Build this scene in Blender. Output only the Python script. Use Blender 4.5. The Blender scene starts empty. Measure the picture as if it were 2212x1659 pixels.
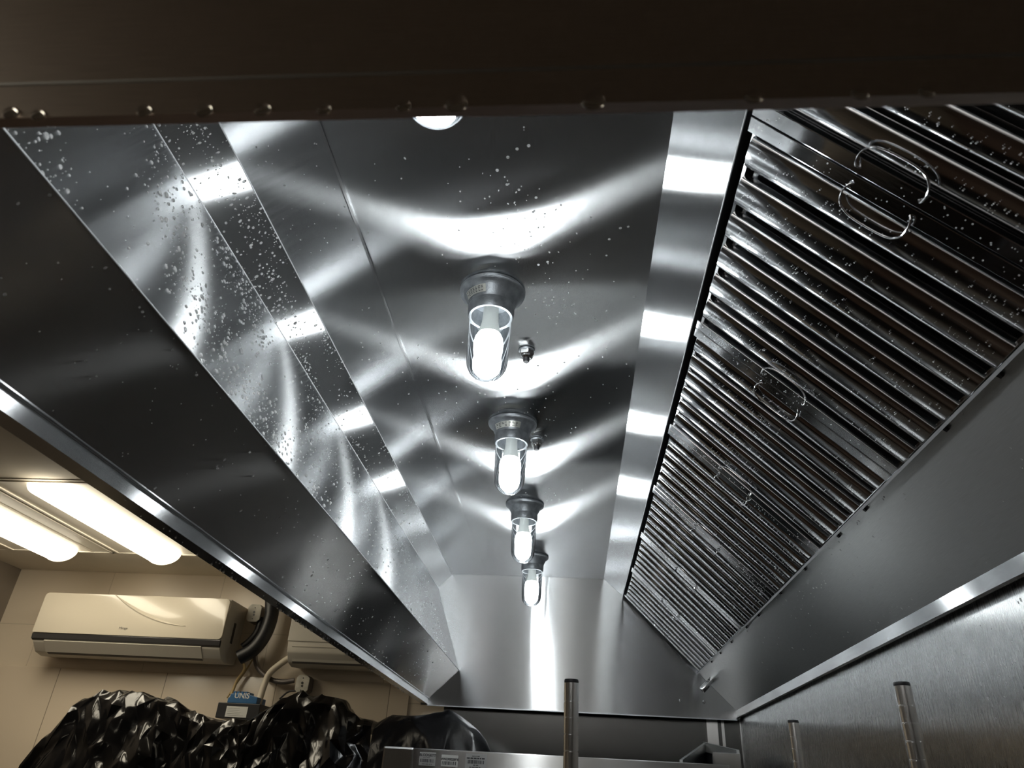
import bpy, bmesh, math, random
from mathutils import Vector, Matrix, noise
random.seed(7)
S = bpy.context.scene
COL = S.collection
PI = math.pi
CZ = 1.6                                   # eye height above the floor
# ------------------------------------------------------------------ camera
FL = 1534.0
PITCH, YAW, ROLL = 0.52769627, -0.10040674, 0.05940518
cp, sp, cy_, sy_ = math.cos(PITCH), math.sin(PITCH), math.cos(YAW), math.sin(YAW)
fw = Vector((sy_*cp, cy_*cp, sp)); rt0 = Vector((cy_, -sy_, 0)); up0 = rt0.cross(fw)
cr, sr = math.cos(ROLL), math.sin(ROLL)
rt = cr*rt0 + sr*up0; up = -sr*rt0 + cr*up0
cam_d = bpy.data.cameras.new('camera'); cam = bpy.data.objects.new('camera', cam_d); COL.objects.link(cam)
m3 = Matrix((rt, up, -fw)).transposed()
cam.matrix_world = Matrix.Translation((0, 0, CZ)) @ m3.to_4x4()
cam_d.sensor_width = 36; cam_d.lens = FL/2212*36
cam_d.clip_start = 0.02
cam_d.dof.use_dof = True; cam_d.dof.focus_distance = 1.9; cam_d.dof.aperture_fstop = 8.5
S.camera = cam
def ray(px, py):
    return rt*((px-1106)/FL) - up*((py-829.5)/FL) + fw
def atY(px, py, Y):
    d = ray(px, py); d = d*(Y/d.y); return Vector((d.x, d.y, d.z+CZ))
def atZ(px, py, Z):                        # Z relative to the eye
    d = ray(px, py); d = d*(Z/d.z); return Vector((d.x, d.y, d.z+CZ))

# ------------------------------------------------------------------ materials
MATS = {}
def new_mat(name):
    m = bpy.data.materials.new(name); m.use_nodes = True
    nt = m.node_tree; b = nt.nodes['Principled BSDF']
    MATS[name] = m
    return m, nt, b
def plain(name, col, rough=0.5, metal=0.0, spec=0.5, coat=0.0, noise_amt=0.0, noise_scale=20, bump=0.0, bump_scale=200):
    m, nt, b = new_mat(name)
    b.inputs['Base Color'].default_value = (*col, 1)
    b.inputs['Roughness'].default_value = rough; b.inputs['Metallic'].default_value = metal
    b.inputs['Specular IOR Level'].default_value = spec
    b.inputs['Coat Weight'].default_value = coat
    tc = nt.nodes.new('ShaderNodeTexCoord')
    if noise_amt:
        n = nt.nodes.new('ShaderNodeTexNoise'); n.inputs['Scale'].default_value = noise_scale; n.inputs['Detail'].default_value = 4
        nt.links.new(tc.outputs['Object'], n.inputs['Vector'])
        mx = nt.nodes.new('ShaderNodeMixRGB'); mx.blend_type = 'MULTIPLY'; mx.inputs[0].default_value = 1
        mx.inputs[1].default_value = (*col, 1)
        mr = nt.nodes.new('ShaderNodeMapRange'); mr.inputs[1].default_value = .3; mr.inputs[2].default_value = .7
        mr.inputs[3].default_value = 1-noise_amt; mr.inputs[4].default_value = 1+noise_amt*.4
        nt.links.new(n.outputs['Fac'], mr.inputs[0]); nt.links.new(mr.outputs[0], mx.inputs[2])
        nt.links.new(mx.outputs[0], b.inputs['Base Color'])
    if bump:
        n2 = nt.nodes.new('ShaderNodeTexNoise'); n2.inputs['Scale'].default_value = bump_scale; n2.inputs['Detail'].default_value = 3
        nt.links.new(tc.outputs['Object'], n2.inputs['Vector'])
        bp = nt.nodes.new('ShaderNodeBump'); bp.inputs['Strength'].default_value = bump; bp.inputs['Distance'].default_value = .002
        nt.links.new(n2.outputs['Fac'], bp.inputs['Height']); nt.links.new(bp.outputs['Normal'], b.inputs['Normal'])
    return m
def steel(name, col=(.71, .72, .73), rough=.20, aniso=.80, streak=.015, wave=.25, wave_scale=2.2, wave_dist=.0012, freq=1400):
    """Brushed stainless sheet: UV V runs along the brushing grain, U across it; highlights smear across the grain."""
    m, nt, b = new_mat(name); nt.nodes.remove(b)
    g = nt.nodes.new('ShaderNodeBsdfAnisotropic'); g.distribution = 'MULTI_GGX'
    g.inputs['Anisotropy'].default_value = -aniso
    nt.links.new(g.outputs[0], nt.nodes['Material Output'].inputs[0])
    tg = nt.nodes.new('ShaderNodeTangent'); tg.direction_type = 'UV_MAP'; tg.uv_map = 'UVMap'
    nt.links.new(tg.outputs[0], g.inputs['Tangent'])
    uv = nt.nodes.new('ShaderNodeUVMap'); uv.uv_map = 'UVMap'
    mp = nt.nodes.new('ShaderNodeMapping'); mp.inputs['Scale'].default_value = (freq, 25, 1)
    nt.links.new(uv.outputs[0], mp.inputs[0])
    n = nt.nodes.new('ShaderNodeTexNoise'); n.inputs['Scale'].default_value = 1; n.inputs['Detail'].default_value = 1
    nt.links.new(mp.outputs[0], n.inputs['Vector'])
    mr = nt.nodes.new('ShaderNodeMapRange'); mr.inputs[1].default_value = .3; mr.inputs[2].default_value = .7
    mr.inputs[3].default_value = rough-streak; mr.inputs[4].default_value = rough+streak
    nt.links.new(n.outputs['Fac'], mr.inputs[0]); nt.links.new(mr.outputs[0], g.inputs['Roughness'])
    mc = nt.nodes.new('ShaderNodeMapRange'); mc.inputs[1].default_value = .3; mc.inputs[2].default_value = .7
    mc.inputs[3].default_value = .95; mc.inputs[4].default_value = 1.05
    nt.links.new(n.outputs['Fac'], mc.inputs[0])
    mx = nt.nodes.new('ShaderNodeMixRGB'); mx.blend_type = 'MULTIPLY'; mx.inputs[0].default_value = 1; mx.inputs[1].default_value = (*col, 1)
    nt.links.new(mc.outputs[0], mx.inputs[2]); nt.links.new(mx.outputs[0], g.inputs['Color'])
    if wave:
        tc = nt.nodes.new('ShaderNodeTexCoord')
        w = nt.nodes.new('ShaderNodeTexNoise'); w.inputs['Scale'].default_value = wave_scale; w.inputs['Detail'].default_value = 0
        nt.links.new(tc.outputs['Object'], w.inputs['Vector'])
        bp = nt.nodes.new('ShaderNodeBump'); bp.inputs['Strength'].default_value = wave; bp.inputs['Distance'].default_value = wave_dist
        nt.links.new(w.outputs['Fac'], bp.inputs['Height']); nt.links.new(bp.outputs['Normal'], g.inputs['Normal'])
    return m
def emit(name, col, strength):
    m, nt, b = new_mat(name)
    e = nt.nodes.new('ShaderNodeEmission'); e.inputs[0].default_value = (*col, 1); e.inputs[1].default_value = strength
    nt.links.new(e.outputs[0], nt.nodes['Material Output'].inputs[0]); nt.nodes.remove(b)
    return m
def thin_glass(name, tint=(.97, .985, .98)):
    m, nt, b = new_mat(name); nt.nodes.remove(b)
    t = nt.nodes.new('ShaderNodeBsdfTransparent'); t.inputs[0].default_value = (*tint, 1)
    g = nt.nodes.new('ShaderNodeBsdfGlossy'); g.inputs['Roughness'].default_value = .02
    f = nt.nodes.new('ShaderNodeFresnel'); f.inputs[0].default_value = 1.5
    mx = nt.nodes.new('ShaderNodeMixShader')
    nt.links.new(f.outputs[0], mx.inputs[0]); nt.links.new(t.outputs[0], mx.inputs[1]); nt.links.new(g.outputs[0], mx.inputs[2])
    nt.links.new(mx.outputs[0], nt.nodes['Material Output'].inputs[0])
    return m
steel('hood_steel')
steel('plenum_steel', rough=.21)
steel('end_steel', rough=.22, wave_scale=3.5, wave=.6)
steel('skirt_steel', col=(.60, .59, .58), rough=.22)
steel('rim_steel', rough=.21, aniso=.75, wave=.5, wave_scale=6)
steel('lip_steel', col=(.90, .82, .77), rough=.40, aniso=.3)
steel('lower_steel', col=(.78, .79, .79), rough=.34, aniso=.5, wave=.5, wave_scale=3)
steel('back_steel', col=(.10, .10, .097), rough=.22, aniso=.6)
steel('edge_steel', rough=.55, aniso=.2)
steel('clad_steel', col=(.76, .77, .77), rough=.27, streak=.018, aniso=.72, wave=.4, wave_scale=2.5)
steel('filter_steel', col=(.62, .63, .64), rough=.10, aniso=.55, streak=.02, wave=.35, wave_scale=9, wave_dist=.002)
steel('oven_steel', col=(.66, .66, .65), rough=.25, aniso=.7)
plain('chrome', (.72, .72, .72), rough=.13, metal=1)
plain('cast_alu', (.30, .32, .34), rough=.42, metal=.85, noise_amt=.35, noise_scale=40, bump=.3, bump_scale=300)
plain('black_rubber', (.012, .012, .014), rough=.45)
plain('opening_shade', (.006, .006, .007), rough=.9)  # near-black colour standing in for shade inside openings
plain('white_plastic', (.33, .35, .34), rough=.45)
plain('sticker_silver', (.62, .63, .58), rough=.35, metal=.6, noise_amt=.15, noise_scale=90)
plain('sticker_white', (.72, .72, .69), rough=.5)
plain('sticker_grey', (.46, .46, .45), rough=.5)
plain('ink', (.05, .05, .055), rough=.6)
plain('ac_cream', (.66, .60, .49), rough=.22, coat=.4)
plain('ac_white', (.66, .62, .54), rough=.42)
plain('ac_dark', (.035, .034, .035), rough=.25)
plain('ac_shade_and_logo', (.10, .09, .08), rough=.6)  # shade colour for the unit's gaps, also the logo print
plain('box_paint', (.58, .55, .47), rough=.55, noise_amt=.35, noise_scale=25)
plain('hose_white', (.62, .55, .44), rough=.55)
plain('conduit', (.20, .18, .17), rough=.4, metal=.5)
plain('wire_tan', (.50, .36, .16), rough=.5)
plain('blue_plastic', (.03, .13, .30), rough=.4)
plain('ceiling_paint', (.78, .72, .62), rough=.75, noise_amt=.08, noise_scale=3)
plain('fixture_white', (.78, .73, .64), rough=.45)
plain('floor_tile', (.060, .036, .028), rough=.45, noise_amt=.4, noise_scale=6)
plain('wall_dim', (.22, .185, .15), rough=.6, noise_amt=.15, noise_scale=3)
plain('post_chrome', (.85, .85, .84), rough=.24, metal=1)
plain('wall_plain', (.17, .155, .14), rough=.7, noise_amt=.15, noise_scale=3)
emit('led_glow', (.94, .98, 1.0), 42)
emit('tube_glow', (1.0, .90, .70), 8)
thin_glass('jar_glass')
# black bin-liner plastic with fine crinkle
m, nt, b = new_mat('bag_black')
b.inputs['Base Color'].default_value = (.005, .005, .006, 1); b.inputs['Roughness'].default_value = .17
b.inputs['Specular IOR Level'].default_value = .5
tc = nt.nodes.new('ShaderNodeTexCoord')
mp = nt.nodes.new('ShaderNodeMapping'); mp.inputs['Scale'].default_value = (1.6, 1.6, .7); nt.links.new(tc.outputs['Object'], mp.inputs[0])
n1 = nt.nodes.new('ShaderNodeTexNoise'); n1.inputs['Scale'].default_value = 14; n1.inputs['Detail'].default_value = 6; n1.inputs['Distortion'].default_value = 1.4
nt.links.new(mp.outputs[0], n1.inputs['Vector'])
bp = nt.nodes.new('ShaderNodeBump'); bp.inputs['Strength'].default_value = .3; bp.inputs['Distance'].default_value = .003
nt.links.new(n1.outputs['Fac'], bp.inputs['Height']); nt.links.new(bp.outputs['Normal'], b.inputs['Normal'])
# water
m, nt, b = new_mat('water')
b.inputs['Base Color'].default_value = (1, 1, 1, 1); b.inputs['Roughness'].default_value = 0.29
b.inputs['Transmission Weight'].default_value = 1; b.inputs['IOR'].default_value = 1.45
b.inputs['Coat Weight'].default_value = 1; b.inputs['Coat Roughness'].default_value = .14; b.inputs['Coat IOR'].default_value = 1.9
m, nt, b = new_mat('water_clear')
b.inputs['Base Color'].default_value = (1, 1, 1, 1); b.inputs['Roughness'].default_value = .06
b.inputs['Transmission Weight'].default_value = 1; b.inputs['IOR'].default_value = 1.33
# tiled wall (joints are a brick pattern laid out in the wall's own metres)
def tile_mat(name, c1, c2, mortar, w, h, off=(0, 0, 0), rough=.32, stagger=.5):
    m, nt, b = new_mat(name)
    tc = nt.nodes.new('ShaderNodeTexCoord')
    mp = nt.nodes.new('ShaderNodeMapping'); mp.inputs['Rotation'].default_value = (-PI/2, 0, 0); mp.inputs['Location'].default_value = off
    nt.links.new(tc.outputs['Object'], mp.inputs[0])
    br = nt.nodes.new('ShaderNodeTexBrick'); br.inputs['Scale'].default_value = 1
    br.offset = stagger
    br.inputs['Brick Width'].default_value = w; br.inputs['Row Height'].default_value = h
    br.inputs['Mortar Size'].default_value = .0022; br.inputs['Mortar Smooth'].default_value = .3
    br.inputs['Color1'].default_value = (*c1, 1); br.inputs['Color2'].default_value = (*c2, 1); br.inputs['Mortar'].default_value = (*mortar, 1)
    nt.links.new(mp.outputs[0], br.inputs['Vector']); nt.links.new(br.outputs['Color'], b.inputs['Base Color'])
    bp = nt.nodes.new('ShaderNodeBump'); bp.invert = True; bp.inputs['Strength'].default_value = .6; bp.inputs['Distance'].default_value = .003
    nt.links.new(br.outputs['Fac'], bp.inputs['Height']); nt.links.new(bp.outputs['Normal'], b.inputs['Normal'])
    b.inputs['Roughness'].default_value = rough
    return m
tile_mat('wall_tile', (.74, .64, .51), (.71, .615, .49), (.58, .50, .39), .64, .30, (.30, .12, 0))

tile_mat('wall_tile_low', (.70, .60, .475), (.67, .58, .46), (.30, .25, .19), .585, .90, (-.27, .63, 0), .22, 0.0)
# ------------------------------------------------------------------ mesh helpers
class MB:
    def __init__(s): s.v = []; s.f = []
    def add(s, vs, fs):
        o = len(s.v); s.v += [Vector(v) for v in vs]; s.f += [tuple(i+o for i in f) for f in fs]; return s
    def box(s, x0, x1, y0, y1, z0, z1):
        vs = [(x, y, z) for z in (z0, z1) for y in (y0, y1) for x in (x0, x1)]
        return s.add(vs, [(0, 2, 3, 1), (4, 5, 7, 6), (0, 1, 5, 4), (2, 6, 7, 3), (0, 4, 6, 2), (1, 3, 7, 5)])
    def hexa(s, q, off):
        """a slab: the quad q pushed along the vector off"""
        q = [Vector(a) for a in q]; off = Vector(off)
        vs = q + [a+off for a in q]
        return s.add(vs, [(0, 1, 2, 3), (7, 6, 5, 4)] + [(i, i+4, (i+1) % 4+4, (i+1) % 4) for i in range(4)])
    def prism(s, prof, axis, a0, a1):
        """closed profile (pairs) swept along an axis: 'Y' takes (x,z), 'X' takes (y,z), 'Z' takes (x,y)"""
        def P(p, t):
            return (p[0], t, p[1]) if axis == 'Y' else ((t, p[0], p[1]) if axis == 'X' else (p[0], p[1], t))
        n = len(prof)
        vs = [P(p, a0) for p in prof] + [P(p, a1) for p in prof]
        return s.add(vs, [tuple(range(n)), tuple(range(2*n-1, n-1, -1))] + [(i, i+n, (i+1) % n+n, (i+1) % n) for i in range(n)])
    def lathe(s, prof, c=(0, 0, 0), seg=40, axis=None):
        """profile of (r, h) turned about an axis (default +Z) through c"""
        c = Vector(c); ax = Vector(axis or (0, 0, 1)).normalized()
        e1 = ax.orthogonal().normalized(); e2 = ax.cross(e1)
        vs = []; fs = []; rings = []
        for r, h in prof:
            if r < 1e-6:
                rings.append([len(vs)]); vs.append(c+ax*h)
            else:
                rings.append(list(range(len(vs), len(vs)+seg)))
                for k in range(seg):
                    a = 2*PI*k/seg; vs.append(c+ax*h+(e1*math.cos(a)+e2*math.sin(a))*r)
        for A, B in zip(rings, rings[1:]):
            for k in range(seg):
                k2 = (k+1) % seg
                if len(A) == 1 and len(B) == 1: continue
                if len(A) == 1: fs.append((A[0], B[k2], B[k]))
                elif len(B) == 1: fs.append((A[k], A[k2], B[0]))
                else: fs.append((A[k], A[k2], B[k2], B[k]))
        return s.add(vs, fs)
    def tube(s, pts, r, seg=10, cap=True):
        pts = [Vector(p) for p in pts]; n = len(pts); rs = r if isinstance(r, (list, tuple)) else [r]*n
        vs = []; fs = []; e = None
        for i, p in enumerate(pts):
            t = (pts[min(i+1, n-1)]-pts[max(i-1, 0)]).normalized()
            e = t.orthogonal().normalized() if e is None else (e-t*e.dot(t)).normalized()
            f = t.cross(e)
            for k in range(seg):
                a = 2*PI*k/seg; vs.append(p+(e*math.cos(a)+f*math.sin(a))*rs[i])
        for i in range(n-1):
            for k in range(seg):
                k2 = (k+1) % seg; fs.append((i*seg+k, i*seg+k2, (i+1)*seg+k2, (i+1)*seg+k))
        if cap: fs += [tuple(range(seg-1, -1, -1)), tuple(range((n-1)*seg, n*seg))]
        return s.add(vs, fs)
    def build(s, name, mat, parent=None, grain=(0, 1, 0), smooth=False, bevel=0.0):
        me = bpy.data.meshes.new(name)
        o0 = parent.matrix_world_loc if hasattr(parent, 'matrix_world_loc') else (root_loc(parent) if parent else Vector((0, 0, 0)))
        me.from_pydata([v-o0 for v in s.v], [], s.f)
        bm = bmesh.new(); bm.from_mesh(me); bmesh.ops.recalc_face_normals(bm, faces=bm.faces)
        if bevel: bmesh.ops.bevel(bm, geom=[e for e in bm.edges if e.is_manifold and e.calc_face_angle(0) > .5], offset=bevel, segments=2, affect='EDGES', profile=.6, clamp_overlap=True)
        bm.to_mesh(me); bm.free()
        uvl = me.uv_layers.new(name='UVMap'); g0 = Vector(grain)
        for p in me.polygons:
            n = p.normal; g = g0-n*g0.dot(n)
            if g.length < .05: g = n.orthogonal()
            g.normalize(); u = n.cross(g)
            for li in p.loop_indices:
                co = me.vertices[me.loops[li].vertex_index].co+o0
                uvl.data[li].uv = (co.dot(u), co.dot(g))
            p.use_smooth = smooth
        if smooth:
            try: me.set_sharp_from_angle(angle=math.radians(38))
            except Exception: pass
        me.materials.append(MATS[mat])
        o = bpy.data.objects.new(name, me); COL.objects.link(o)
        if parent: o.parent = parent
        return o
def root_loc(o):
    v = Vector((0, 0, 0))
    while o is not None: v += o.location; o = o.parent
    return v
def thing(name, label, cat, loc=(0, 0, 0), group=None):
    o = bpy.data.objects.new(name, None); COL.objects.link(o); o.location = loc; o.empty_display_size = .05
    return tag(o, label, cat, group)
def tag(o, label, cat, group=None, kind=None):
    o['label'] = label; o['category'] = cat
    if group: o['group'] = group
    if kind: o['kind'] = kind
    return o
def struct(o, label=None):
    o['kind'] = 'structure'
    if label: o['label'] = label
    return o
def bez(pts, n=24):
    """smooth curve through the points (Catmull-Rom)"""
    pts = [Vector(p) for p in pts]; P = [pts[0]*2-pts[1]]+pts+[pts[-1]*2-pts[-2]]; out = []
    seg = len(pts)-1
    for i in range(seg):
        a, b_, c, d = P[i:i+4]
        for k in range(n//seg+1):
            t = k/(n//seg+1)
            out.append(.5*((2*b_)+(c-a)*t+(2*a-5*b_+4*c-d)*t*t+(3*b_-a-3*c+d)*t**3))
    out.append(pts[-1]); return out
def text_mesh(name, body, size, origin, right, upv, mat, parent, align='LEFT', depth=.0003, bold=0):
    cu = bpy.data.curves.new(name, 'FONT'); cu.body = body; cu.size = size; cu.align_x = align; cu.offset = bold
    cu.extrude = depth
    to = bpy.data.objects.new(name, cu); COL.objects.link(to)
    dg = bpy.context.evaluated_depsgraph_get(); me = bpy.data.meshes.new_from_object(to.evaluated_get(dg))
    bpy.data.objects.remove(to)
    right = Vector(right).normalized(); upv = Vector(upv).normalized(); nn = right.cross(upv)
    o0 = root_loc(parent) if parent else Vector((0, 0, 0))
    for v in me.vertices: v.co = Vector(origin)+right*v.co.x+upv*v.co.y+nn*v.co.z-o0
    me.materials.clear(); me.materials.append(MATS[mat])
    o = bpy.data.objects.new(name, me); COL.objects.link(o)
    if parent: o.parent = parent
    return o
W_ = lambda x, y, z: Vector((x, y, z+CZ))  # a point given relative to eye height

# ------------------------------------------------------------------ hood (cross-section in X,Z; runs along Y)
Y0, Y1 = .302, 3.70
ZT = 1.06+CZ
hood = thing('exhaust_hood', 'long brushed stainless steel kitchen exhaust hood seen from underneath', 'exhaust hood', (0, 2.0, CZ+.37))
def sheet(name, a, b, mat, th=.002, y0=Y0+.002, y1=Y1-.002, out=1, grain=(0, 1, 0), parent=None):
    """folded sheet between profile points a and b (x,z rel. to eye); thickness goes away from the room side"""
    a = Vector((a[0], 0, a[1]+CZ)); b = Vector((b[0], 0, b[1]+CZ)); d = (b-a).normalized()
    n = Vector((d.z, 0, -d.x))*out*th
    q = [(a.x, y0, a.z), (b.x, y0, b.z), (b.x, y1, b.z), (a.x, y1, a.z)]
    return MB().hexa(q, n).build(name, mat, parent or hood, grain)
SEAM = -.447
cl = sheet('ceiling_panel', (-.628, 1.003), (SEAM-.002, 1.003), 'hood_steel', out=-1)
cr_ = sheet('ceiling_panel', (SEAM+.002, 1.0045), (.165, 1.0045), 'hood_steel', out=-1)
MB().prism([(SEAM-.0035, 1.0045+CZ), (SEAM+.0015, 1.0045+CZ), (SEAM+.0015, 1.0018+CZ), (SEAM-.0035, 1.0010+CZ)], 'Y', Y0+.002, Y1-.002).build('ceiling_seam', 'rim_steel', hood)
sheet('plenum_slot_panel', (-.697, .932), (-.628, 1.003), 'plenum_steel', out=-1)
sheet('plenum_panel', (-.550, .531), (-.697, .932), 'plenum_steel', out=-1)
sheet('skirt_panel', (-.684, .402), (-.550, .531), 'skirt_steel', out=-1)
# folded bright edges between the sheets
def edge(name, x, z, r=.0022):
    MB().tube([(x, Y0+.004, z+CZ), (x, Y1-.004, z+CZ)], r, 8).build(name, 'edge_steel', hood, smooth=True)
edge('skirt_edge', -.5495, .5312, .0015); edge('plenum_edge', -.6965, .9318, .0012); edge('slot_edge', -.6278, 1.0028, .0012)
sheet('filter_top_strip', (.163, 1.004), (.258, .921), 'hood_steel', out=-1)
edge('filter_top_edge', .2585, .9205, .0014)
MB().prism([(.258, .921+CZ), (.259, .921+CZ), (.300, .965+CZ), (.299, .966+CZ)], 'Y', Y0+.002, Y1-.002).build('filter_gap_shade', 'opening_shade', hood)  # near-black sheet painted as the shade in the gap above the filters
sheet('lower_panel', (.609, .566), (.769, .409), 'lower_steel', out=-1)
# left rim: inner gutter lip, upright bright face, flat dark underside, outer wall
MB().prism([(-.684, .405+CZ), (-.6845, .3995+CZ), (-.690, .3985+CZ), (-.691, .374+CZ), (-.7215, .374+CZ), (-.7215, .376+CZ), (-.693, .376+CZ), (-.692, .4005+CZ), (-.686, .4015+CZ), (-.6855, .405+CZ)], 'Y', Y0, Y1).build('left_rim', 'rim_steel', hood)
MB().box(-.7235, -.7215, Y0, Y1, .374+CZ, ZT).build('left_outer_wall', 'hood_steel', hood)
MB().tube([(-.6895, Y0+.004, .3995+CZ), (-.6895, Y1-.004, .3995+CZ)], .0016, 8).build('rim_fold', 'rim_steel', hood, smooth=True)
MB().prism([(.769, .411+CZ), (.7705, .379+CZ), (.7815, .379+CZ), (.7815, .381+CZ), (.7725, .381+CZ), (.771, .411+CZ)], 'Y', Y0, Y1).build('right_rim', 'rim_steel', hood)
MB().box(.7815, .7835, Y0, Y1, .379+CZ, ZT).build('right_outer_wall', 'hood_steel', hood)
MB().box(-.7235, .7835, Y0, Y1, ZT, ZT+.002).build('hood_top', 'hood_steel', hood)
# near end panel with its hem, seen from outside; far end panel
MB().box(-.7235, .7835, Y0-.002, Y0, .379+CZ, ZT).build('front_panel', 'lip_steel', hood, grain=(1, 0, 0))
MB().prism([(Y0-.002, .4135+CZ), (Y0-.0055, .4105+CZ), (Y0-.0060, .377+CZ), (Y0+.0015, .3765+CZ), (Y0+.0015, .379+CZ), (Y0-.002, .380+CZ)], 'X', -.7235, .7835).build('front_hem', 'lip_steel', hood, grain=(1, 0, 0))
MB().prism([(Y0-.0022, .4165+CZ), (Y0-.0048, .4160+CZ), (Y0-.0062, .4142+CZ), (Y0-.0058, .4126+CZ), (Y0-.0022, .4122+CZ)], 'X', -.7235, .7835).build('hem_bead', 'edge_steel', hood, grain=(1, 0, 0), smooth=True)
MB().box(-.7235, .7835, Y1, Y1+.002, .368+CZ, ZT).build('end_panel', 'end_steel', hood, grain=(1, 0, 0))
MB().box(-.690, .770, Y1-.006, Y1+.002, .3655+CZ, .3695+CZ).build('end_lip', 'edge_steel', hood, grain=(1, 0, 0))
# filter shelf rail along the bottom of the filters, its slotted lip and little black drain clips
DX = Vector((.7071, 0, -.7071)); NX = Vector((-.7071, 0, -.7071)); FO = Vector((.2640, 0, .9150+CZ)); FLN = .488
def FP(s_, t, n): p = FO+DX*s_+NX*n; return Vector((p.x, t, p.z))
q = [FP(FLN, Y0+.003, .010), FP(FLN, Y1-.003, .010), FP(FLN, Y1-.003, -.035), FP(FLN, Y0+.003, -.035)]
MB().hexa(q, DX*.0022).build('filter_rail', 'rim_steel', hood)
q = [FP(FLN-.001, Y0+.003, .0105), FP(FLN+.0042, Y0+.003, .0105), FP(FLN+.0042, Y1-.003, .0105), FP(FLN-.001, Y1-.003, .0105)]
MB().hexa(q, NX*.002).build('rail_lip', 'edge_steel', hood)
for px, py in ((2157, 799), (2042, 917), (1866, 1091), (1812, 1151), (1742, 1226), (1686, 1276), (1641, 1326), (1613, 1350), (1581, 1383), (1557, 1407), (1538, 1426)):
    d = ray(px, py); o_ = FP(FLN, 0, 0)-Vector((0, 0, CZ)); nrm = Vector((-NX.x, 0, -NX.z)); t = (o_.dot(nrm))/(d.dot(nrm)); Yc = (d*t).y
    mb = MB(); c = FP(FLN+.0005, Yc, .004)
    mb.hexa([c-Vector((0, .0045, 0)), c+Vector((0, .0045, 0)), c+Vector((0, .003, 0))+DX*.011, c+Vector((0, -.003, 0))+DX*.011], NX*.005)
    mb.build('drain_clip', 'black_rubber', hood)
# end panel bolts and the pipe nipple on the lower panel
for px, py in ((1470, 1513), (1521, 1516)):
    c = atY(px, py, Y1-.002)
    MB().lathe([(0, .006), (.004, .006), (.0065, .003), (.007, 0), (0, 0)], c, 16, (0, -1, 0)).build('bolt', 'chrome', hood, smooth=True)
base = Vector((.700, 3.50, .476+CZ))
d = ray(1538, 1467); o_ = Vector((.609, 0, .566)); nn = Vector((.7, 0, .714)); t = o_.dot(nn)/d.dot(nn); base = d*t+Vector((0, 0, CZ))
MB().lathe([(.013, 0), (.013, .030), (.0155, .031), (.0155, .068), (.0135, .072), (.009, .072), (.009, .05), (0, .05)], base, 24, (-.7, 0, -.714)).build('pipe_nipple', 'chrome', hood, smooth=True)

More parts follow.
